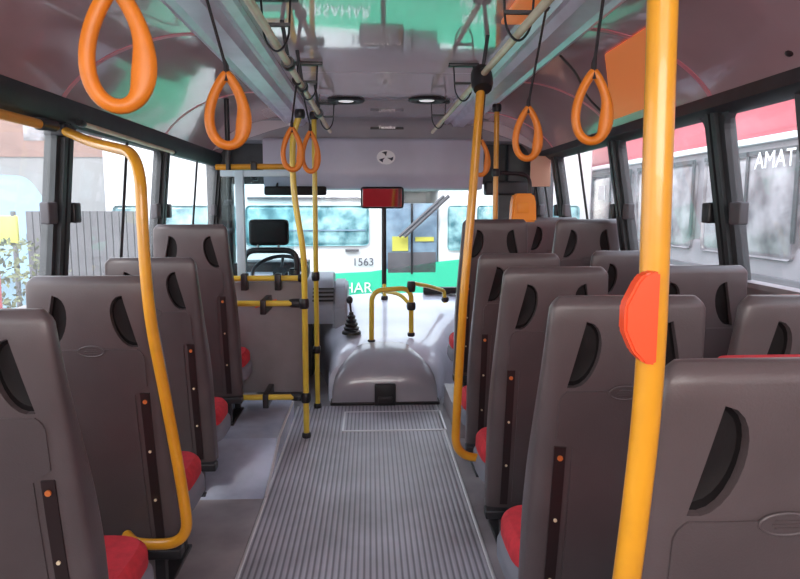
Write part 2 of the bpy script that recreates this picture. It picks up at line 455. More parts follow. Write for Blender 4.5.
    # seat cushion (overhangs to the aisle) with grey side piping
    def cush(z0, z1, w, y0, y1, m, name, cx=0.):
        bm = B(); rings = []
        for k in range(9):
            t = k/8; z = z0+(z1-z0)*t; e = 1-(.10*max(0, (t-.5)/.5)**2); r = []
            for j in range(32):
                a = 2*PI*j/32; c_, s_ = math.cos(a), math.sin(a)
                r.append((cx+w*e*math.copysign(abs(c_)**.45, c_), (y0+y1)/2+(y1-y0)/2*e*math.copysign(abs(s_)**.45, s_), z))
            rings.append(r)
        loft(bm, rings); return link(name, bm, m, root)
    cush(.315, .385, .214, .20, .54, M['red'], 'seat_cushion', aisle*.012)
    cush(.235, .317, .220, .195, .555, M['trimgrey'], 'cushion_base', aisle*.016)
    bm = B(); box(bm, -.235, .235, .10, .16, .135, .172, .006); box(bm, -.2, .2, .15, .5, .20, .24, .01); link('seat_frame', bm, M['black'], root)
    for xx in (aisle*.15, -aisle*.15):
        bm = B(); box(bm, xx-.018, xx+.018, .13, .17, .012, .16, .004); box(bm, xx-.03, xx+.03, .11, .44, 0, .014, .003); box(bm, xx-.018, xx+.018, .38, .42, .012, .23, .004)
        link('leg', bm, M['black'], root)
    return root

protoL = make_seat(1); protoR = make_seat(-1)
GL, GR = 'single seats along the left side', 'paired seats along the right side'
seats = [
 (-1, -.905, 1.43, 0, 'nearest left single seat, cut by the left edge of the picture'),
 (-1, -.925, 2.14, 0, 'left single seat with full back behind the bent yellow pole, window to its left'),
 (-1, -.985, 2.93, 0, 'third left single seat, half hidden behind the second one'),
 (-1, -.985, 3.60, .13, 'farthest left single seat, raised on the platform before the driver partition'),
 (1, .625, .888, -.0, 'nearest right aisle seat, large dark back in the bottom right corner'),
 (1, .655, 1.585, 0, 'aisle seat whose back stands behind the pole with the red plate'),
 (1, .70, 2.39, 0, 'third right aisle seat, its strip with orange screw in the middle of the view'),
 (1, .725, 3.11, 0, 'fourth right aisle seat with its base touched by the bent front pole'),
 (1, .765, 3.95, .15, 'farthest right aisle seat, tall back just right of the straight front pole'),
 (1, 1.145, 1.575, 0, 'right window seat at the right edge of the picture, below the window sill'),
 (1, 1.265, 2.43, 0, 'right window seat with a pale full back right of the red plate pole'),
 (1, 1.345, 3.28, 0, 'right window seat mostly hidden behind the thick yellow pole'),
 (1, 1.345, 3.95, .15, 'raised right window seat with wide back and two visible grips'),
 (1, 1.315, 4.65, .15, 'front-most right window seat peeking under the orange ticket box'),
]
usedL = usedR = False
for side, x, y, dz, lab in seats:
    if side < 0: o = protoL if not usedL else copy_tree(protoL); usedL = True
    else: o = protoR if not usedR else copy_tree(protoR); usedR = True
    o.location = (x, y, dz); o['label'] = lab; o['group'] = GL if side < 0 else GR

# ------------------------------------------------------------------ platforms
bm = B(); prism(bm, [(3.02, .0), (3.45, .11), (3.5, .13), (4.25, .13), (4.25, .0)], -1.45, -.515, 'x')
t = tag(link('seat_platform', bm, M['ramp'], angle=20), 'blue-grey sheet metal platform with sloped front under the raised left seat', 'platform')
bm = B(); tube(bm, [(-.512, 3.02, .004), (-.512, 3.45, .115), (-.512, 3.5, .134), (-.512, 4.25, .134)], .008, 6); link('edge_trim', bm, M['alubright'], t)
bm = B(); prism(bm, [(.52, 3.8), (1.64, 3.8), (1.64, 5.3), (1.05, 5.3), (1.05, 4.5), (.52, 4.5)], 0, .15, 'z')
tag(link('seat_platform', bm, M['floor']), 'low grey platform under the raised right front seats', 'platform')

# ------------------------------------------------------------------ grab poles
RP_ = .0185
def knuckle(p, r=.028, parent=None, m='black', d=(0, 0, 1), l=.05, name='pole_clamp'):
    d = Vector(d).normalized(); p = Vector(p); bm = B()
    tube(bm, [p-d*l/2, p-d*l*.3, p, p+d*l*.3, p+d*l/2], [r*.85, r, r*1.04, r, r*.85], 14); return link(name, bm, M[m], parent)
def pole(label, pts, r=RP_, m='yellow', rad=.1, name='grab_pole', knots=(), group=None):
    bm = B(); tube(bm, smoothpath(pts, rad, 8), r, 16)
    o = link(name, bm, M[m]); tag(o, label, 'grab pole', group)
    for k in knots: knuckle(k[0], k[1], o, l=k[2], d=k[3] if len(k) > 3 else (0, 0, 1))
    return o
# near left bent pole
p = pole('bent yellow pole rising from the second left seat to the window pillar',
     [(-1.27, 2.83, 1.715), (-1.02, 2.48, 1.635), (-.72, 2.11, 1.565), (-.72, 2.10, 1.30), (-.712, 2.10, 1.05), (-.672, 2.10, .78), (-.63, 2.10, .46), (-.615, 2.10, .275), (-.80, 2.12, .26), (-.86, 2.2, .255)], rad=.13)
knuckle((-.80, 2.12, .26), .0215, p, 'cream', (1, 0, 0), .03, 'pole_collar')
bm = B(); box(bm, -1.34, -1.25, 2.79, 2.86, 1.69, 1.745, .01); link('wall_socket', bm, M['black'], p)
# horizontal stub behind it at the left edge
p = pole('short yellow tube on the left header, cut by the picture edge', [(-1.285, 1.45, 1.69), (-1.262, 1.7, 1.715), (-1.262, 2.62, 1.715)], rad=.05, name='header_grab_bar')
bm = B(); tube(bm, [(-1.262, 2.60, 1.715), (-1.262, 2.66, 1.72), (-1.27, 2.74, 1.725)], .024, 12); link('end_bracket', bm, M['black'], p)
# pale slim rail under the left header
bm = B(); tube(bm, [(-1.25, 2.95, 1.76), (-1.25, 4.3, 1.745)], .011, 10)
o = tag(link('slim_header_rail', bm, M['cream']), 'slim cream rail under the black left window header', 'rail')
for y in (2.95, 4.3): knuckle((-1.25, y, 1.76 if y < 3 else 1.745), .016, o, d=(0, 1, 0), l=.05, name='end_cap')
# near right pole with the red plate
p = pole('thick yellow pole in the right foreground bearing a red plate', [(.353, .82, 2.02), (.363, .82, 1.5), (.369, .82, 1.17), (.352, .82, .92), (.335, .83, .7), (.32, .85, .45), (.30, .87, .02)], rad=.12)
bm = B()
pts = [(.0, .058), (-.012, .056), (-.020, .047), (-.035, .016), (-.035, -.016), (-.022, -.044), (-.008, -.058), (.0, -.060), (.008, -.060), (.008, .058)]
prism(bm, [(a, b) for a, b in pts], -.005, .018); bmesh.ops.bevel(bm, geom=bm.edges[:], offset=.003, segments=2, affect='EDGES')
o = tag(link('red_pole_plate', bm, M['stick'], angle=30), 'orange-red half-round plate fixed on the thick right foreground pole', 'plate'); o.location = (.352, .790, 1.262)
# right middle pole with bend to seat
p = pole('slender yellow pole right of the aisle, bending at the bottom to the fourth seat', [(.47, 2.80, 1.93), (.435, 2.77, 1.45), (.398, 2.75, 1.0), (.375, 2.75, .50), (.37, 2.76, .30), (.62, 2.80, .265), (.66, 3.1, .26)], rad=.10,
         knots=[((.472, 2.80, 1.93), .045, .10, (0, .6, 1))])
# cream pole further ahead
p = pole('thin dull yellow pole standing behind the farthest right aisle seat', [(.83, 4.32, 2.07), (.835, 4.32, .151)], r=.017, m='yellow', knots=[((.83, 4.32, 2.04), .03, .05), ((.83, 4.32, 1.625), .026, .05)])
# driver partition poles
p1 = pole('front yellow partition pole with bend, foot on the ribbed mat', [(-.40, 3.85, 1.93), (-.446, 3.85, 1.80), (-.446, 3.85, 1.50), (-.39, 3.85, 1.12), (-.395, 3.85, .004)], r=.018, m='lemon', rad=.12,
     knots=[((-.395, 3.85, .83), .030, .06), ((-.395, 3.85, .255), .030, .06), ((-.395, 3.85, .018), .027, .035), ((-.40, 3.85, 1.93), .03, .05)])
p2 = pole('straight rear yellow partition pole beside the bent one', [(-.368, 4.44, 2.03), (-.374, 4.44, .004)], r=.017, m='lemon', knots=[((-.374, 4.44, .93), .028, .06), ((-.374, 4.44, .42), .028, .05), ((-.374, 4.44, .02), .026, .035), ((-.368, 4.44, 2.0), .03, .05)])
# horizontal bars of the partition
for z, y, y2, lab in ((.83, 3.87, 3.87, 'middle yellow cross bar in front of the grey partition panel'), (.255, 3.87, 3.87, 'lowest yellow cross bar at the foot of the grey partition panel')):
    bm = B(); tube(bm, [(-1.05, y, z), (-.415, y2-.01, z)], .0175, 12); o = tag(link('partition_bar', bm, M['lemon']), lab, 'rail')
    knuckle((-.44, y, z), .027, o, d=(1, 0, 0), l=.09); bm = B(); box(bm, -.655, -.62, y-.03, y+.22, z-.065, z+.022, .006); link('panel_clip', bm, M['black'], o)
bm = B(); tube(bm, [(-1.05, 4.10, .955), (-.43, 4.10, .955)], .0175, 12); o = tag(link('partition_bar', bm, M['lemon']), 'top yellow cross bar along the upper edge of the grey panel', 'rail')
for x in (-.79, -.58):
    bm = B(); box(bm, x-.02, x+.02, 4.07, 4.14, .88, .985, .006); link('panel_clip', bm, M['black'], o)
knuckle((-.43, 4.10, .955), .026, o, d=(1, 0, 0), l=.05)
bm = B(); box(bm, -1.2, -.435, 4.145, 4.17, .20, .93, .012); o = tag(link('partition_panel', bm, M['wall']), 'grey partition panel behind the driver seat', 'panel')
# small red and white sticker
bm = B(); prism(bm, [(-.74, .76), (-.60, .80), (-.60, .815), (-.66, .805), (-.70, .80)], 4.138, 4.144); link('sticker', bm, M['stick'], o, smooth=False)
bm = B(); tube(bm, [(-.99, 4.30, 1.655), (-.47, 4.30, 1.66)], .0185, 12); o = tag(link('overhead_bar', bm, M['yellow']), 'short yellow overhead bar left above the driver partition', 'rail')
bm = B(); box(bm, -.765, -.725, 4.27, 4.33, 1.57, 1.69, .008); link('bar_clamp', bm, M['black'], o)
# partition glass with pale blue post
t = thing('partition_screen', (-.82, 4.2, .97), 'clear glass screen with pale blue post above the partition panel', 'screen')
bm = B(); box(bm, -.12, .33, -.004, .004, 0, .66); link('glass_pane', bm, M['screen'], t, smooth=False)
bm = B(); box(bm, -.03, .025, -.02, .02, -.08, .66, .005); link('post', bm, M['bluepost'], t)
bm = B(); box(bm, -.12, .33, -.012, .012, .62, .66, .004); link('top_rail', bm, M['bluepost'], t)
o = pole('black upright pole with round clamps behind the raised left seat', [(-.905, 4.28, 2.08), (-.91, 4.28, .13)], r=.016, m='black', name='black_pole')
for z in (1.43, 1.25): knuckle((-.91, 4.28, z), .03, o, m='slat', l=.035); 

# ------------------------------------------------------------------ overhead rails, brackets, hand straps
def overhead(x0, x1, brs, lab):
    bm = B(); tube(bm, [(x0, -.5, 1.95), (x1, 4.9, 1.95)], .0135, 14); o = tag(link('overhead_grab_rail', bm, M['cream']), lab, 'rail')
    s = -1 if x0 < 0 else 1
    for y, kind in brs:
        x = x0+(x1-x0)*(y+.5)/5.4
        if kind == 'loop':
            bm = B()
            tube(bm, smoothpath([(x-.05, y, 2.105), (x-.042, y, 1.965), (x, y, 1.918), (x+.042, y, 1.965), (x+.05, y, 2.105)], .04, 5), (.007, .004), 8)
            box(bm, x-.075, x+.075, y-.02, y+.02, 2.095, 2.112, .003); box(bm, x-.048, x+.048, y-.007, y+.007, 2.01, 2.022)
            link('loop_bracket', bm, M['black'], o)
        else:
            knuckle((x, y, 1.95), .027, o, d=(0, 1, 0), l=.06); bm = B(); tube(bm, [(x, y, 1.97), (x+s*.02, y, 2.11)], .008, 10); link('hanger', bm, M['frame'], o)
    return o
overhead(-.345, -.29, [(2.33, 'loop'), (2.62, 'k'), (3.1, 'k'), (3.35, 'loop'), (3.95, 'k'), (4.6, 'loop')], 'left cream overhead rail hung from black brackets')
overhead(.49, .465, [(2.15, 'loop'), (2.80, 'k'), (3.35, 'loop'), (4.5, 'loop')], 'right cream overhead rail hung from black brackets')

def ring_mesh():
    bm = B(); N = 40; pts = []; rad = []
    for k in range(N):
        t = 2*PI*k/N                       # t=0 top
        r = 1
        z = .098*math.cos(t); x = .056*math.sin(t)*(math.sin(t/2)**.75 if True else 1)
        pts.append((x, 0, z)); g = max(0, math.sin(t))**2*(1 if x > 0 else 0)
        gb = math.exp(-((t-2.0)/.55)**2) if x > 0 else 0
        rad.append((.0125, .0128+.007*gb)); pts[-1] = (x-.006*gb, 0, z)
    tube(bm, pts, rad, 12, closed=True); return bm
ring_data = None
rings = [(-.425, 1.16, 1.668, 1.08, 1.0, (-.455, 2.075), 'largest orange hand ring, hanging top left before the cove panel'),
 (-.376, 1.79, 1.655, 1.05, .94, (-.455, 2.075), 'orange hand ring second from the left, on a long black strap'),
 (-.343, 2.96, 1.655, .9, .92, (-.318, 1.95), 'small orange hand ring overlapping the bent partition pole'),
 (-.275, 3.10, 1.655, .8, .92, (-.312, 1.95), 'small orange hand ring just right of its overlapping twin'),
 (.572, 1.69, 1.655, .92, .88, (.605, 2.075), 'orange hand ring nearest the thick right foreground pole'),
 (.552, 2.30, 1.655, .92, .88, (.605, 2.075), 'orange hand ring in front of the peach blind, right side'),
 (.580, 3.44, 1.655, .9, .90, (.605, 2.075), 'small orange hand ring tucked behind the slender right pole')]
for x, y, z, sx, sz, anc, lab in rings:
    t = thing('hand_strap', (x, y, z), lab, 'hand strap', 'orange hand rings on black straps')
    t.rotation_euler = (0, 0, .12 if x < 0 else -.12)
    if ring_data is None:
        g = link('grip_ring', ring_mesh(), M['orange'], t); ring_data = g.data
    else:
        g = bpy.data.objects.new('grip_ring', ring_data); COL.objects.link(g); g.parent = t
    g.scale = (sx, 1, sz)
    dx, dz = anc[0]-x, anc[1]-z; top = .098*sz
    bm = B(); tube(bm, [(0, 0, top-.018), (0, 0, top+.022), (dx*.08, 0, top+.04), (dx, 0, dz)], [(.013, .009), (.012, .007), (.010, .004), (.010, .004)], 8)
    link('strap', bm, M['blackstrap'], t)
    bm = B(); tube(bm, [(dx, -.014, dz), (dx, .014, dz)], .021 if anc[1] < 2 else .012, 14); link('rail_loop', bm, M['blackstrap'], t)

# ------------------------------------------------------------------ front of the bus
bm = B()    # upper dark band, curved in from the ceiling
P = smoothpath([(0, 5.36, 2.112), (0, 5.42, 2.09), (0, 5.44, 1.94)], .05, 5); pl = [(p.y, p.z) for p in P]
prism(bm, pl+[(5.75, 1.94), (5.75, 2.13), (5.36, 2.13)], -1.3, 1.43, 'x'); struct('trim_20', bm, M['frontgrey'])
bm = B()    # lower box
P = smoothpath([(0, 5.46, 1.955), (0, 5.38, 1.955), (0, 5.37, 1.66), (0, 5.42, 1.545), (0, 5.80, 1.545)], .035, 5); pl = [(p.y, p.z) for p in P]
prism(bm, pl+[(5.80, 1.955)], -.86, .93, 'x'); hb = struct('trim_21', bm, M['frontlight'])
# emblem: white ring with three blades
em = bpy.data.objects.new('round_emblem', None); COL.objects.link(em); em.location = (.132, 5.366, 1.80); em.parent = hb
bm = B(); tube(bm, [(0, .004, 0), (0, -.004, 0)], .072, 32)
for v in bm.verts: v.co.x *= 1.05; v.co.z *= .80
link('emblem_disc', bm, M['white'], em, angle=30)
for k in range(3):
    bm = B(); a0 = PI/2+2*PI*k/3
    prism(bm, [(.058*math.cos(a0+d)*r_*1.05, .058*math.sin(a0+d)*r_*.8) for d, r_ in ((-.15, 1), (.15, 1), (.62, .98), (.35, .62), (.0, .18), (-.1, .5))], -.009, -.003)
    link('emblem_blade', bm, M['navy'], em, smooth=False)
bm = B(); box(bm, .005, .28, 5.425, 5.445, 2.028, 2.062, .005); pl_ = tag(link('maker_plate', bm, M['black']), 'small black name plate with pale lettering above the round emblem', 'plate')
text('plate_lettering', 'TecnoBus', .034, M['alubright'], (.142, 5.422, 2.044), (PI/2, 0, 0), pl_, .001)
for n_, P in ((25, [(-1.3, 2.108), (-1.3, 1.84), (-1.04, 1.93), (-.8, 2.01), (-.55, 2.075), (-.33, 2.108)]), (26, [(1.42, 2.108), (1.42, 1.84), (1.22, 1.93), (1.0, 2.01), (.78, 2.075), (.60, 2.108)])):
    bm = B(); prism(bm, P, 5.405, 5.435); struct('trim_%d' % n_, bm, M['ceil'], smooth=False)
# oval ceiling spotlights
for x, y, lab in ((-.156, 4.48, 'oval ceiling spotlight left of the name plate'), (.381, 4.43, 'oval ceiling spotlight right of the name plate')):
    t = thing('ceiling_spotlight', (x, y, CZ), lab, 'spotlight', 'recessed ceiling spotlights')
    bm = B(); pts = [(.095*math.cos(a), .095*math.sin(a), -.006) for a in [2*PI*k/28 for k in range(28)]]
    tube(bm, pts, (.03, .012), 8, closed=True); link('bezel', bm, M['black'], t)
    bm = B(); tube(bm, [(0, 0, -.002), (0, 0, -.010)], .05, 20); link('lens', bm, M['lamp'], t)
# wide dark sun visor
t = thing('sun_visor', (-.60, 5.34, 1.53), 'wide dark rounded mirror hanging from the header over the driver', 'mirror')
bm = B(); box(bm, -.25, .25, -.012, .012, -.05, .05, .02); 
for v in bm.verts:
    if abs(v.co.x) > .2: v.co.z *= .72
for v in bm.verts: v.co.x *= 1.0
link('visor_body', bm, M['shell_dark'], t)
for x in (-.15, .15):
    bm = B(); tube(bm, [(x, .0, .03), (x, .05, .06)], .008, 8); link('visor_arm', bm, M['black'], t)
# rear view mirror
t = thing('rear_view_mirror', (.10, 5.33, 1.475), 'rectangular interior mirror at the windscreen centre reflecting the cabin', 'mirror')
bm = B(); box(bm, -.175, .175, 0, .03, -.088, .088, .025); link('mirror_housing', bm, M['black'], t)
bm = B(); box(bm, -.16, .16, -.004, .002, -.074, .074, .002); o = link('mirror_glass', bm, M['mirror'], t, smooth=False); t.rotation_euler = (math.radians(3.6), 0, 0)
bm = B(); tube(bm, [(0, .03, .02), (0, .10, .06), (0, .10, .10)], .01, 8); link('mirror_arm', bm, M['black'], t)
# windscreen
bm = B(); box(bm, -1.27, 1.42, 5.79, 5.796, .60, 1.60); w = struct('window_14', bm, M['glass'], smooth=False)
bm = B(); tube(bm, [(.122, 5.77, .60), (.122, 5.77, 1.56)], .022, 10); link('centre_bar', bm, M['black'], w)
bm = B(); box(bm, -1.40, -1.19, 5.70, 5.84, 0, 2.1, .02); struct('trim_22', bm, M['frame'])
bm = B(); box(bm, 1.20, 1.62, 5.72, 5.84, 0, 2.1, .02); struct('trim_23', bm, M['frame'])
bm = B(); box(bm, -1.4, 1.6, 5.80, 5.88, .0, .60); struct('wall_front', bm, M['wall'], smooth=False)
bm = B(); box(bm, -1.4, 1.6, 5.80, 5.88, 1.60, 2.13); struct('trim_24', bm, M['frame'], smooth=False)
# front right: door with dark frame and peach blind
bm = B(); box(bm, 1.10, 1.36, 5.58, 5.64, .15, 1.62, .01); box(bm, 0.98, 1.40, 5.55, 5.66, 1.50, 1.62, .02); struct('door_1', bm, M['frame'])
bm = B(); box(bm, 1.27, 1.43, 5.16, 5.18, 1.56, 1.80, .004)
tag(link('peach_blind', bm, M['peach']), 'small peach coloured blind at the front right corner under the cove', 'blind')
# ticket validator
t = thing('ticket_validator', (1.03, 4.38, 1.30), 'orange ticket box hanging on a bent black arm from the thin front pole', 'ticket machine')
bm = B(); P = [(-.085, 0), (.085, 0), (.078, .15), (.06, .19), (-.06, .19), (-.078, .15)]; prism(bm, P, -.05, .05); bmesh.ops.bevel(bm, geom=bm.edges[:], offset=.012, segments=3, affect='EDGES'); link('housing', bm, M['orangebox'], t)
bm = B(); tube(bm, smoothpath([(-.20, -.06, .325), (.0, -.02, .32), (.045, 0, .28), (.045, 0, .185)], .05, 5), .014, 10); link('arm', bm, M['black'], t)
bm = B(); box(bm, -.05, .03, -.056, -.05, .06, .13, .002); link('reader_slot', bm, M['orangebox'], t)

# grey curved cable near right cove
bm = B(); tube(bm, smoothpath([(.86, 3.0, 2.075), (1.0, 3.2, 2.04), (1.15, 3.5, 1.98), (1.28, 3.6, 1.91)], .1, 6), .006, 6)
tag(link('cable', bm, M['frame']), 'thin dark cable sagging across the right cove panel', 'cable')
# orange reflection on the right cove, imitated by a skewed glowing sheet
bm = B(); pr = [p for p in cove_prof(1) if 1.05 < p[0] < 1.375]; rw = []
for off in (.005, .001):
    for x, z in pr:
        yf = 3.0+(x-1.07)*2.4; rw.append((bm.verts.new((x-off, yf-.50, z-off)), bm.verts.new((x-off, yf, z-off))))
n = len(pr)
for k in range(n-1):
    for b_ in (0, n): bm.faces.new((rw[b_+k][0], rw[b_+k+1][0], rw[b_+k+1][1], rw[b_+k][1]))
tag(link('orange_cove_reflection', bm, M['orangeglow']), 'orange reflection imitated by a flat sheet on the right cove beside the thick yellow pole', 'panel')
bm = B(); box(bm, .50, .60, 2.0, 2.55, 2.085, 2.105, .006)  # glowing plate stands in for an orange reflection in the ceiling
tag(link('orange_ceiling_reflection', bm, M['orangeglow']), 'orange reflection imitated by a plate on the ceiling by the right aluminium profile', 'plate')
bm = B(); n = bmesh.new(); ball(bm, (0, 0, 0), .03, 1, 1.3, .7); o = tag(link('release_knob', bm, M['rust']), 'small dark red knob on the right cove near the picture edge', 'knob'); o.location = (1.375, 2.13, 1.90); o.scale = (.75, .75, .75)

# engine cover -----------------------------------------------------
t = thing('engine_cover', (.10, 4.5, 0), 'big rounded grey engine cover between driver and door with black latch', 'engine cover')
def arch(cx, w, h, y, n=22, e=.62, z0=.0):
    r = []
    for k in range(n+1):
        a = PI*k/n; c, s = math.cos(a), math.sin(a)
        r.append((cx+w*math.copysign(abs(c)**e, c), y, z0+h*abs(s)**e))
    return r
def arch_loft(secs, e):
    bm = B(); loft(bm, [arch(*s_, e=e) for s_ in secs]); return bm
F = [(0, .375, .13, -.005), (0, .378, .20, .012), (0, .378, .26, .04), (0, .372, .31, .09), (0, .355, .345, .17), (0, .33, .385, .27), (0, .3, .39, .40)]
link('front_lid', arch_loft(F, .52), M['cover'], t, angle=60)
R = [(0, .40, .02, .10), (0, .41, .30, .13), (.02, .44, .37, .25), (.04, .47, .41, .45), (.08, .55, .46, .65), (.15, .66, .54, .90), (.2, .8, .60, 1.1), (.22, .9, .635, 1.28)]
link('rear_body', arch_loft(R, .5), M['cover2'], t, angle=60)
bm = B(); box(bm, -.39, .39, -.012, .1, .0, .022, .006); link('base_seal', bm, M['black'], t)
bm = B(); box(bm, -.075, .075, -.035, .02, -.0, .155, .01); box(bm, -.05, .05, -.05, -.03, .03, .07, .005); link('latch', bm, M['black'], t)
# gear lever
t = thing('gear_lever', (-.15, 5.0, .42), 'gear lever with black ribbed boot on the engine cover', 'gear lever')
bm = B(); tube(bm, [(0, 0, z) for z in [.0, .02, .03, .05, .06, .08, .09, .11, .12, .14, .15, .17]], [.075, .072, .055, .062, .046, .052, .037, .043, .028, .034, .02, .016], 16); link('boot', bm, M['black'], t)
bm = B(); tube(bm, [(0, 0, .15), (-.01, 0, .25)], .008, 8); ball(bm, (-.012, 0, .265), .026, 1, 1, 1.2); link('stick', bm, M['black'], t)
# yellow guard loop
lo = pole('yellow guard loop standing on the engine cover', [(.005, 4.86, .37), (.01, 4.86, .775), (.31, 4.90, .79), (.31, 4.90, .44)], r=.019, m='lemon', rad=.09, name='guard_rail',
     knots=[((.005, 4.86, .385), .03, .03), ((.31, 4.90, .65), .034, .06), ((.31, 4.9, .43), .028, .03), ((.31, 4.90, .80), .032, .08)])
pole('second yellow arm running from the guard loop to the windscreen base', [(.33, 4.92, .82), (.45, 5.1, .78), (.62, 5.4, .70), (.63, 5.42, .60)], r=.017, m='lemon', rad=.05, name='guard_rail', knots=[((.63, 5.42, .625), .03, .04)])
pole('short yellow arm curving left from the guard loop joint', [(.30, 4.92, .66), (.23, 5.0, .73), (.12, 5.15, .73)], r=.015, m='lemon', rad=.1, name='guard_rail')
pole('yellow stub carrying the black windscreen centre bar', [(.122, 5.62, .60), (.122, 5.70, .72)], r=.016, m='lemon', name='guard_rail', knots=[((.122, 5.62, .61), .03, .04)])
# dashboard
t = thing('dashboard', (-.75, 5.35, 0), 'grey moulded dashboard in front of the driver seat', 'dashboard')
bm = B(); P = smoothpath([(0, -.08, .45), (0, -.10, .62), (0, .02, .80), (0, .20, .86), (0, .44, .80)], .06, 4); prism(bm, [(p.y, p.z) for p in P]+[(.44, .45)], -.5, .44, 'x'); link('dash_body', bm, M['dash'], t)
bm = B(); P = smoothpath([(0, .22, .80), (0, .24, .935), (0, .38, .95), (0, .42, .80)], .04, 4); prism(bm, [(p.y, p.z) for p in P], -.36, .22, 'x'); link('instrument_hood', bm, M['black'], t)
bm = B(); box(bm, -.4, .27, -.06, .4, .02, .46); link('footwell_panel', bm, M['black'], t)
bm = B()
for k in range(4): box(bm, .28, .45, -.115+.02*k, -.075+.02*k, .64+.03*k, .652+.03*k)
link('air_vent', bm, M['black'], t)
bm = B(); box(bm, 1.22, 1.9, .36, .43, .63, .69, .01); link('wiper_cowl', bm, M['black'], t)
bm = B(); P = [(-.12, .40), (-.12, .60), (.0, .74), (.16, .80), (.44, .72), (.44, .40)]; prism(bm, P, .44, .56, 'x'); bmesh.ops.bevel(bm, geom=bm.edges[:], offset=.02, segments=3, affect='EDGES'); link('console_ridge', bm, M['dash'], t)
t = thing('steering_wheel', (-.72, 5.22, .88), 'black steering wheel showing beyond the driver backrest', 'steering wheel'); t.rotation_euler = (math.radians(32), 0, 0)
bm = B(); tube(bm, [(.22*math.cos(a), .22*math.sin(a), 0) for a in [2*PI*k/36 for k in range(36)]], .016, 10, closed=True); link('rim', bm, M['black'], t)
for k in range(3):
    a = PI/2+2*PI*k/3; bm = B(); tube(bm, [(0, 0, -.02), (.21*math.cos(a), .21*math.sin(a), 0)], .012, 8); link('spoke', bm, M['black'], t)
bm = B(); tube(bm, [(0, 0, -.04), (0, 0, .01)], .06, 16); link('hub', bm, M['black'], t)
bm = B(); tube(bm, [(0, 0, -.03), (0, .02, -.42)], .03, 10); link('column', bm, M['black'], t)
# driver seat
t = thing('driver_seat', (-.72, 4.72, 0), 'driver seat with dark headrest and black tubular back frame', 'driver seat')
bm = B(); tube(bm, smoothpath([(-.19, 0, .45), (-.19, 0, 1.09), (.19, 0, 1.09), (.19, 0, .45)], .09, 6), .021, 12); link('back_frame', bm, M['black'], t)
bm = B(); box(bm, -.165, .12, .06, .17, 1.12, 1.31, .03); o = link('headrest', bm, M['shell_dark'], t)
bm = B(); 
for x in (-.1, .05): tube(bm, [(x, .10, 1.14), (x, .03, 1.08)], .009, 8)
link('headrest_stem', bm, M['alubright'], t)
bm = B(); box(bm, -.20, .20, .0, .12, .42, .86, .04); link('backrest', bm, M['shell_dark'], t)
bm = B(); box(bm, -.22, .22, .05, .5, .36, .48, .04); link('seat_cushion', bm, M['shell_dark'], t)
bm = B(); box(bm, -.16, .16, .08, .4, .0, .36, .03); link('pedestal', bm, M['black'], t)
bm = B(); box(bm, -.30, -.20, -.05, .04, .85, 1.0, .02); box(bm, .13, .20, -.03, .04, .86, .96, .015); link('frame_joint', bm, M['black'], t)

# ------------------------------------------------------------------ outside
GZ = -.95
bm = B(); box(bm, -40, 40, -30, 60, GZ-.05, GZ); struct('ground', bm, M['asphalt'], smooth=False)
# bus ahead, seen side-on through the windscreen
t = thing('parked_bus', (0, 8.9, GZ), 'white and green parked bus standing across the windscreen view, numbered 1563', 'bus', rz=math.radians(6.5))
G = -GZ
def side(bm_, *a, **k): return box(bm_, *a, **k)
bm = B(); box(bm, -3.4, .20, 0, 2.3, G+.46, G+2.9, .05); box(bm, .20, .95, .9, 2.3, G-.2, G+2.9); box(bm, .95, 3.2, 0, 2.3, G+.46, G+2.9, .05); box(bm, .15, 1.0, 0, 2.3, G+1.62, G+2.9, .05); link('body', bm, M['buswhite'], t)
bm = B(); prism(bm, [(-3.4, G-.75), (3.2, G-.75), (3.2, G+.78), (1.9, G+.73), (.9, G+.64), (0, G+.52), (-.6, G+.50), (-3.4, G+.50)], -.03, 0); box(bm, -3.4, 3.2, 0, 2.3, G-.75, G+.3); link('green_band', bm, M['green'], t)
for a, b in ((-3.3, -2.9), (-2.8, -1.75), (-1.65, -.02), (1.9, 3.0)):
    bm = B(); box(bm, a, b, -.03, .02, G+.88, G+1.42, .06); w = link('side_window', bm, M['busglass'], t)
    if b-a > 1: bm = B(); box(bm, a+.05, b-.05, -.045, -.03, G+1.08, G+1.10); link('window_bar', bm, M['darkglass'], w)
bm = B(); box(bm, .22, .93, -.02, .02, G+.48, G+1.45, .01); dr = link('entrance_door', bm, M['darkglass'], t)
bm = B(); box(bm, .56, .585, -.04, -.02, G+.48, G+1.45); link('door_bar', bm, M['black'], dr)
bm = B(); box(bm, .30, .52, -.035, -.02, G+.80, G+1.0); box(bm, .62, .88, -.035, -.02, G+.93, G+.99); link('yellow_notice', bm, M['yellowveh'], dr)
bm = B(); box(bm, .24, .91, -.03, -.02, G+.5, G+.78); link('lower_door_panel', bm, M['slat'], dr)
for a, b, c_ in ((1.08, 1.42, .80), (1.5, 1.8, .80)):
    bm = B(); box(bm, a, b, -.035, .02, G+c_, G+1.42, .05); link('side_window', bm, M['busglass'], t)
bm = B(); box(bm, -1.62, -.05, -.045, .01, G+1.5, G+1.53); box(bm, -.34, -.16, -.05, 0, G+.80, G+.83); link('body_trim', bm, M['slat'], t)
bm = B(); tube(bm, [(.45, -.12, G+1.0), (1.05, -.2, G+1.55)], .025, 8); tube(bm, [(.38, -.12, G+1.0), (.98, -.2, G+1.55)], .02, 8); link('wiper_arm', bm, M['slat'], t)
text('fleet_number', '1563', .15, M['ink'], (-.10, -.02, G+.65), (PI/2, 0, 0), t)
text('side_lettering', 'ARSAHAR', .20, M['white'], (-.42, -.05, G+.30), (PI/2, 0, 0), t)
text('side_lettering', 'PUEBLO', .15, M['white'], (-.75, -.05, G+.08), (PI/2, 0, 0), t)
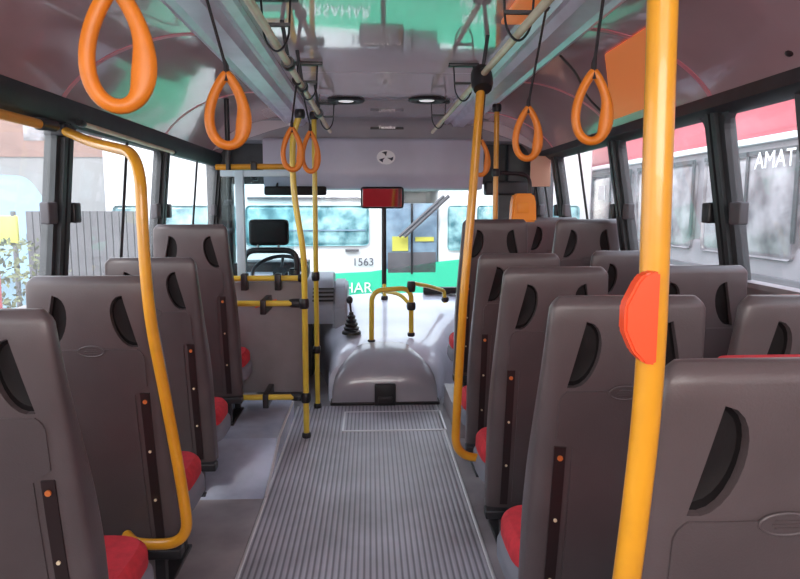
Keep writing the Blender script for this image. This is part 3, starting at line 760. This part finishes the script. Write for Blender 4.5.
text('side_lettering', 'SERVICIO', .15, M['white'], (1.55, -.05, G+.33), (PI/2, 0, 0), t)
text('side_lettering', 'URBANO', .15, M['white'], (1.52, -.05, G+.13), (PI/2, 0, 0), t)
for x in (-2.6, 2.4):
    bm = B(); tube(bm, [(x, -.03, .5), (x, .3, .5)], .5, 28); link('wheel', bm, M['black'], t, angle=30)
# red bus on the right
t = thing('parked_bus', (3.5, 0, GZ), 'red roofed grey bus with large windows parked along the right side windows', 'bus')
bm = B(); box(bm, 0, 2.4, -4, 14, .3, G+1.06, .04); box(bm, 0.02, 2.4, -4, 14, G+1.0, G+1.96); link('body', bm, M['busgrey'], t)
bm = B(); box(bm, -.02, 2.4, -4, 14, G+2.02, G+2.75, .05); link('red_roof_band', bm, M['redbus'], t)
bm = B(); box(bm, -.04, .1, -4, 14, G+1.96, G+2.02, .01); link('white_drip_rail', bm, M['white'], t)
bm = B(); box(bm, -.03, .1, -4, 14, G+.0, G+.8, .01); link('lower_band', bm, M['slat'], t)
for k in range(10):
    y = -3.4+k*1.72; bm = B(); box(bm, -.02, .03, y, y+1.5, G+.95, G+1.86, .06); w = link('side_window', bm, M['busglass2'], t)
    bm = B(); box(bm, -.035, -.02, y+.70, y+.74, G+1.10, G+1.90); box(bm, -.035, -.02, y, y+1.5, G+1.86, G+1.90); box(bm, -.035, -.02, y-.02, y+.03, G+1.10, G+1.90); link('window_bar', bm, M['frame'], w)
    if k % 2: bm = B(); box(bm, -.03, -.015, y+.95, y+1.2, G+1.5, G+1.72); link('paper_notice', bm, M['white'], w)
text('side_lettering', 'AMAT', .21, M['white'], (-.045, 5.50, G+1.80), (PI/2, 0, -PI/2), t)
for y in (0, 9):
    bm = B(); tube(bm, [(-.03, y, .5), (.3, y, .5)], .5, 28); link('wheel', bm, M['black'], t, angle=30)
# left side: building, blue car, yellow vehicle, foliage, slatted fence
t = thing('street_building', (-11, 15, GZ), 'pale building with a terracotta upper band beyond the left windows', 'building')
bm = B(); box(bm, -8, 6.5, 0, 4, 0, 3.45); link('wall', bm, M['plaster'], t, smooth=False)
bm = B(); box(bm, -8, 6.5, -.03, 4, 3.45, 6.2); link('upper_band', bm, M['terracotta'], t, smooth=False)
for k in range(5):
    bm = B(); box(bm, -7+k*2.6, -5.6+k*2.6, -.04, .02, 3.8, 5.2); link('window', bm, M['busglass2'], t, smooth=False)
t = thing('slatted_gate', (-3.5, 8.05, GZ), 'grey slatted gate seen through the second left window', 'gate')
bm = B()
for k in range(16): box(bm, -.62+k*.085, -.55+k*.085, -.02, .02, .0, 2.3)
link('slats', bm, M['slat'], t, smooth=False)
bm = B(); box(bm, -.65, .75, .02, .06, 1.95, 2.03); box(bm, -.65, .75, .02, .06, .5, .58); link('rails', bm, M['slat'], t, smooth=False)
def car(loc, rz, m, lab, h=1.0):
    t = thing('parked_car' if h < 1.2 else 'parked_van', loc, lab, 'car' if h < 1.2 else 'van', rz=rz)
    P = smoothpath([(0, -2.1, .3), (0, -2.1, .85), (0, -1.1, 1.0), (0, -.5, 1.45*h), (0, 1.1, 1.5*h), (0, 1.7, 1.05), (0, 2.1, .95), (0, 2.1, .3)], .15, 4)
    bm = B(); prism(bm, [(p.y, p.z) for p in P], -.82, .82, 'x'); link('body', bm, m, t, angle=35)
    bm = B(); prism(bm, [(-1.0, 1.03), (-.48, 1.38*h), (1.0, 1.42*h), (1.45, 1.05)], -.83, .83, 'x'); link('windows', bm, M['darkglass'], t, smooth=False)
    for y in (-1.35, 1.35):
        for x in (-.75, .75):
            bm = B(); tube(bm, [(x-.1, y, .32), (x+.1, y, .32)], .32, 20); link('wheel', bm, M['black'], t, angle=30)
car((-7.2, 10.8, GZ), 1.25, M['bluecar'], 'pale blue van beyond the nearest left window', 1.21)
bpy.data.objects['parked_van'].scale = (1.65, 1.65, 1.65)
bm = B(); tube(bm, [(0, 0, 0), (0, 0, 3.1)], .045, 12); o = tag(link('red_post', bm, M['redbus']), 'red post at the very left edge beyond the window', 'post'); o.location = (-3.28, 5.8, GZ)
t = thing('roadside_shrub', (-4.0, 6.95, GZ), 'yellow-green roadside shrub under the nearest left window', 'shrub')
bm = B()
for k in range(1600):
    a = random.uniform(0, 2*PI); r_ = random.random()**.5*.75; z = random.uniform(.5, 2.0)**1; c = Vector((r_*math.cos(a), 1.3*r_*math.sin(a), z)); s_ = random.uniform(.025, .05)
    u = Vector((random.uniform(-1, 1), random.uniform(-1, 1), random.uniform(-1, 1))).normalized(); v = u.orthogonal().normalized()
    bm.faces.new([bm.verts.new(c+u*s_), bm.verts.new(c+v*s_*.5), bm.verts.new(c-u*s_), bm.verts.new(c-v*s_*.5)])
link('foliage', bm, M['leaf'], t, smooth=False)
bm = B(); tube(bm, [(0, 0, 0), (0, 0, 1.4)], .04, 8); link('trunk', bm, M['slat'], t)
t = thing('yellow_barrier', (-4.75, 8.0, GZ), 'yellow metal barrier beyond the nearest left window', 'barrier')
bm = B(); box(bm, -.55, .55, -.03, .03, 1.9, 2.25, .02); link('panel', bm, M['yellowveh'], t)
for y in (-.5, .5): bm = B(); tube(bm, [(y, 0, 0), (y, 0, 2.3)], .03, 8); link('post', bm, M['slat'], t)
# rear of the cabin, behind the viewer
bm = B(); box(bm, -1.6, 1.85, REAR-.06, REAR, 0, 1.25); box(bm, -1.6, 1.85, REAR-.06, REAR, 1.72, 2.14); box(bm, -1.6, -1.0, REAR-.06, REAR, 1.25, 1.72); box(bm, 1.1, 1.85, REAR-.06, REAR, 1.25, 1.72)
struct('wall_back', bm, M['wall'], smooth=False)
t = thing('rear_bench', (.1, -1.35, 0), 'red upholstered rear bench at the very back, caught in the interior mirror', 'bench')
bm = B(); box(bm, -1.2, 1.3, -.18, .02, .3, 1.34, .05); link('backrest', bm, M['red'], t)
bm = B(); box(bm, -1.2, 1.3, -.1, .4, .30, .44, .04); link('seat', bm, M['red'], t)
bm = B(); box(bm, -1.2, 1.3, -.1, .36, 0.006, .30, .01); link('base', bm, M['black'], t)

# ------------------------------------------------------------------ light
w = bpy.data.worlds.new('sky'); S.world = w; w.use_nodes = True
nt = w.node_tree; bg = nt.nodes['Background']
tc = nt.nodes.new('ShaderNodeTexCoord'); sp = nt.nodes.new('ShaderNodeSeparateXYZ'); nt.links.new(tc.outputs['Generated'], sp.inputs[0])
r = nt.nodes.new('ShaderNodeValToRGB'); nt.links.new(sp.outputs[2], r.inputs[0])
r.color_ramp.elements[0].color = (1.0, .97, .93, 1); r.color_ramp.elements[1].color = (.72, .84, 1., 1); r.color_ramp.elements[1].position = .8
nt.links.new(r.outputs[0], bg.inputs[0]); bg.inputs[1].default_value = 4.2
L = bpy.data.lights.new('sun', 'SUN'); L.energy = 2.4; L.angle = math.radians(12); L.color = (1, .95, .88)
o = bpy.data.objects.new('sun', L); COL.objects.link(o); o.rotation_euler = (math.radians(-25), math.radians(28), 0)
o.rotation_euler = (math.radians(38), math.radians(-22), 0)
L = bpy.data.lights.new('cabin_fill_light', 'AREA'); L.energy = 34; L.shape = 'RECTANGLE'; L.size = 2.2; L.size_y = .45; L.color = (1, .93, .88)  # unseen fill light added behind the camera to brighten the cabin
o = bpy.data.objects.new('cabin_fill_light', L); COL.objects.link(o); o.location = (.05, -1.0, 1.72); o.rotation_euler = (math.radians(98), 0, 0)

# ------------------------------------------------------------------ camera
cam = bpy.data.cameras.new('camera'); cam.sensor_width = 36; cam.lens = 650/800*36; cam.clip_start = .05
c = bpy.data.objects.new('camera', cam); COL.objects.link(c); c.location = (0, 0, 1.40)
pitch = math.atan(82.5/650); yaw = math.atan(30/(650/math.cos(pitch)))
c.rotation_euler = (PI/2-pitch, 0, -yaw); S.camera = c
S.view_settings.view_transform = 'Standard'; S.view_settings.look = 'None'; S.view_settings.exposure = 0.08
S.cycles.max_bounces = 8; S.cycles.transparent_max_bounces = 16
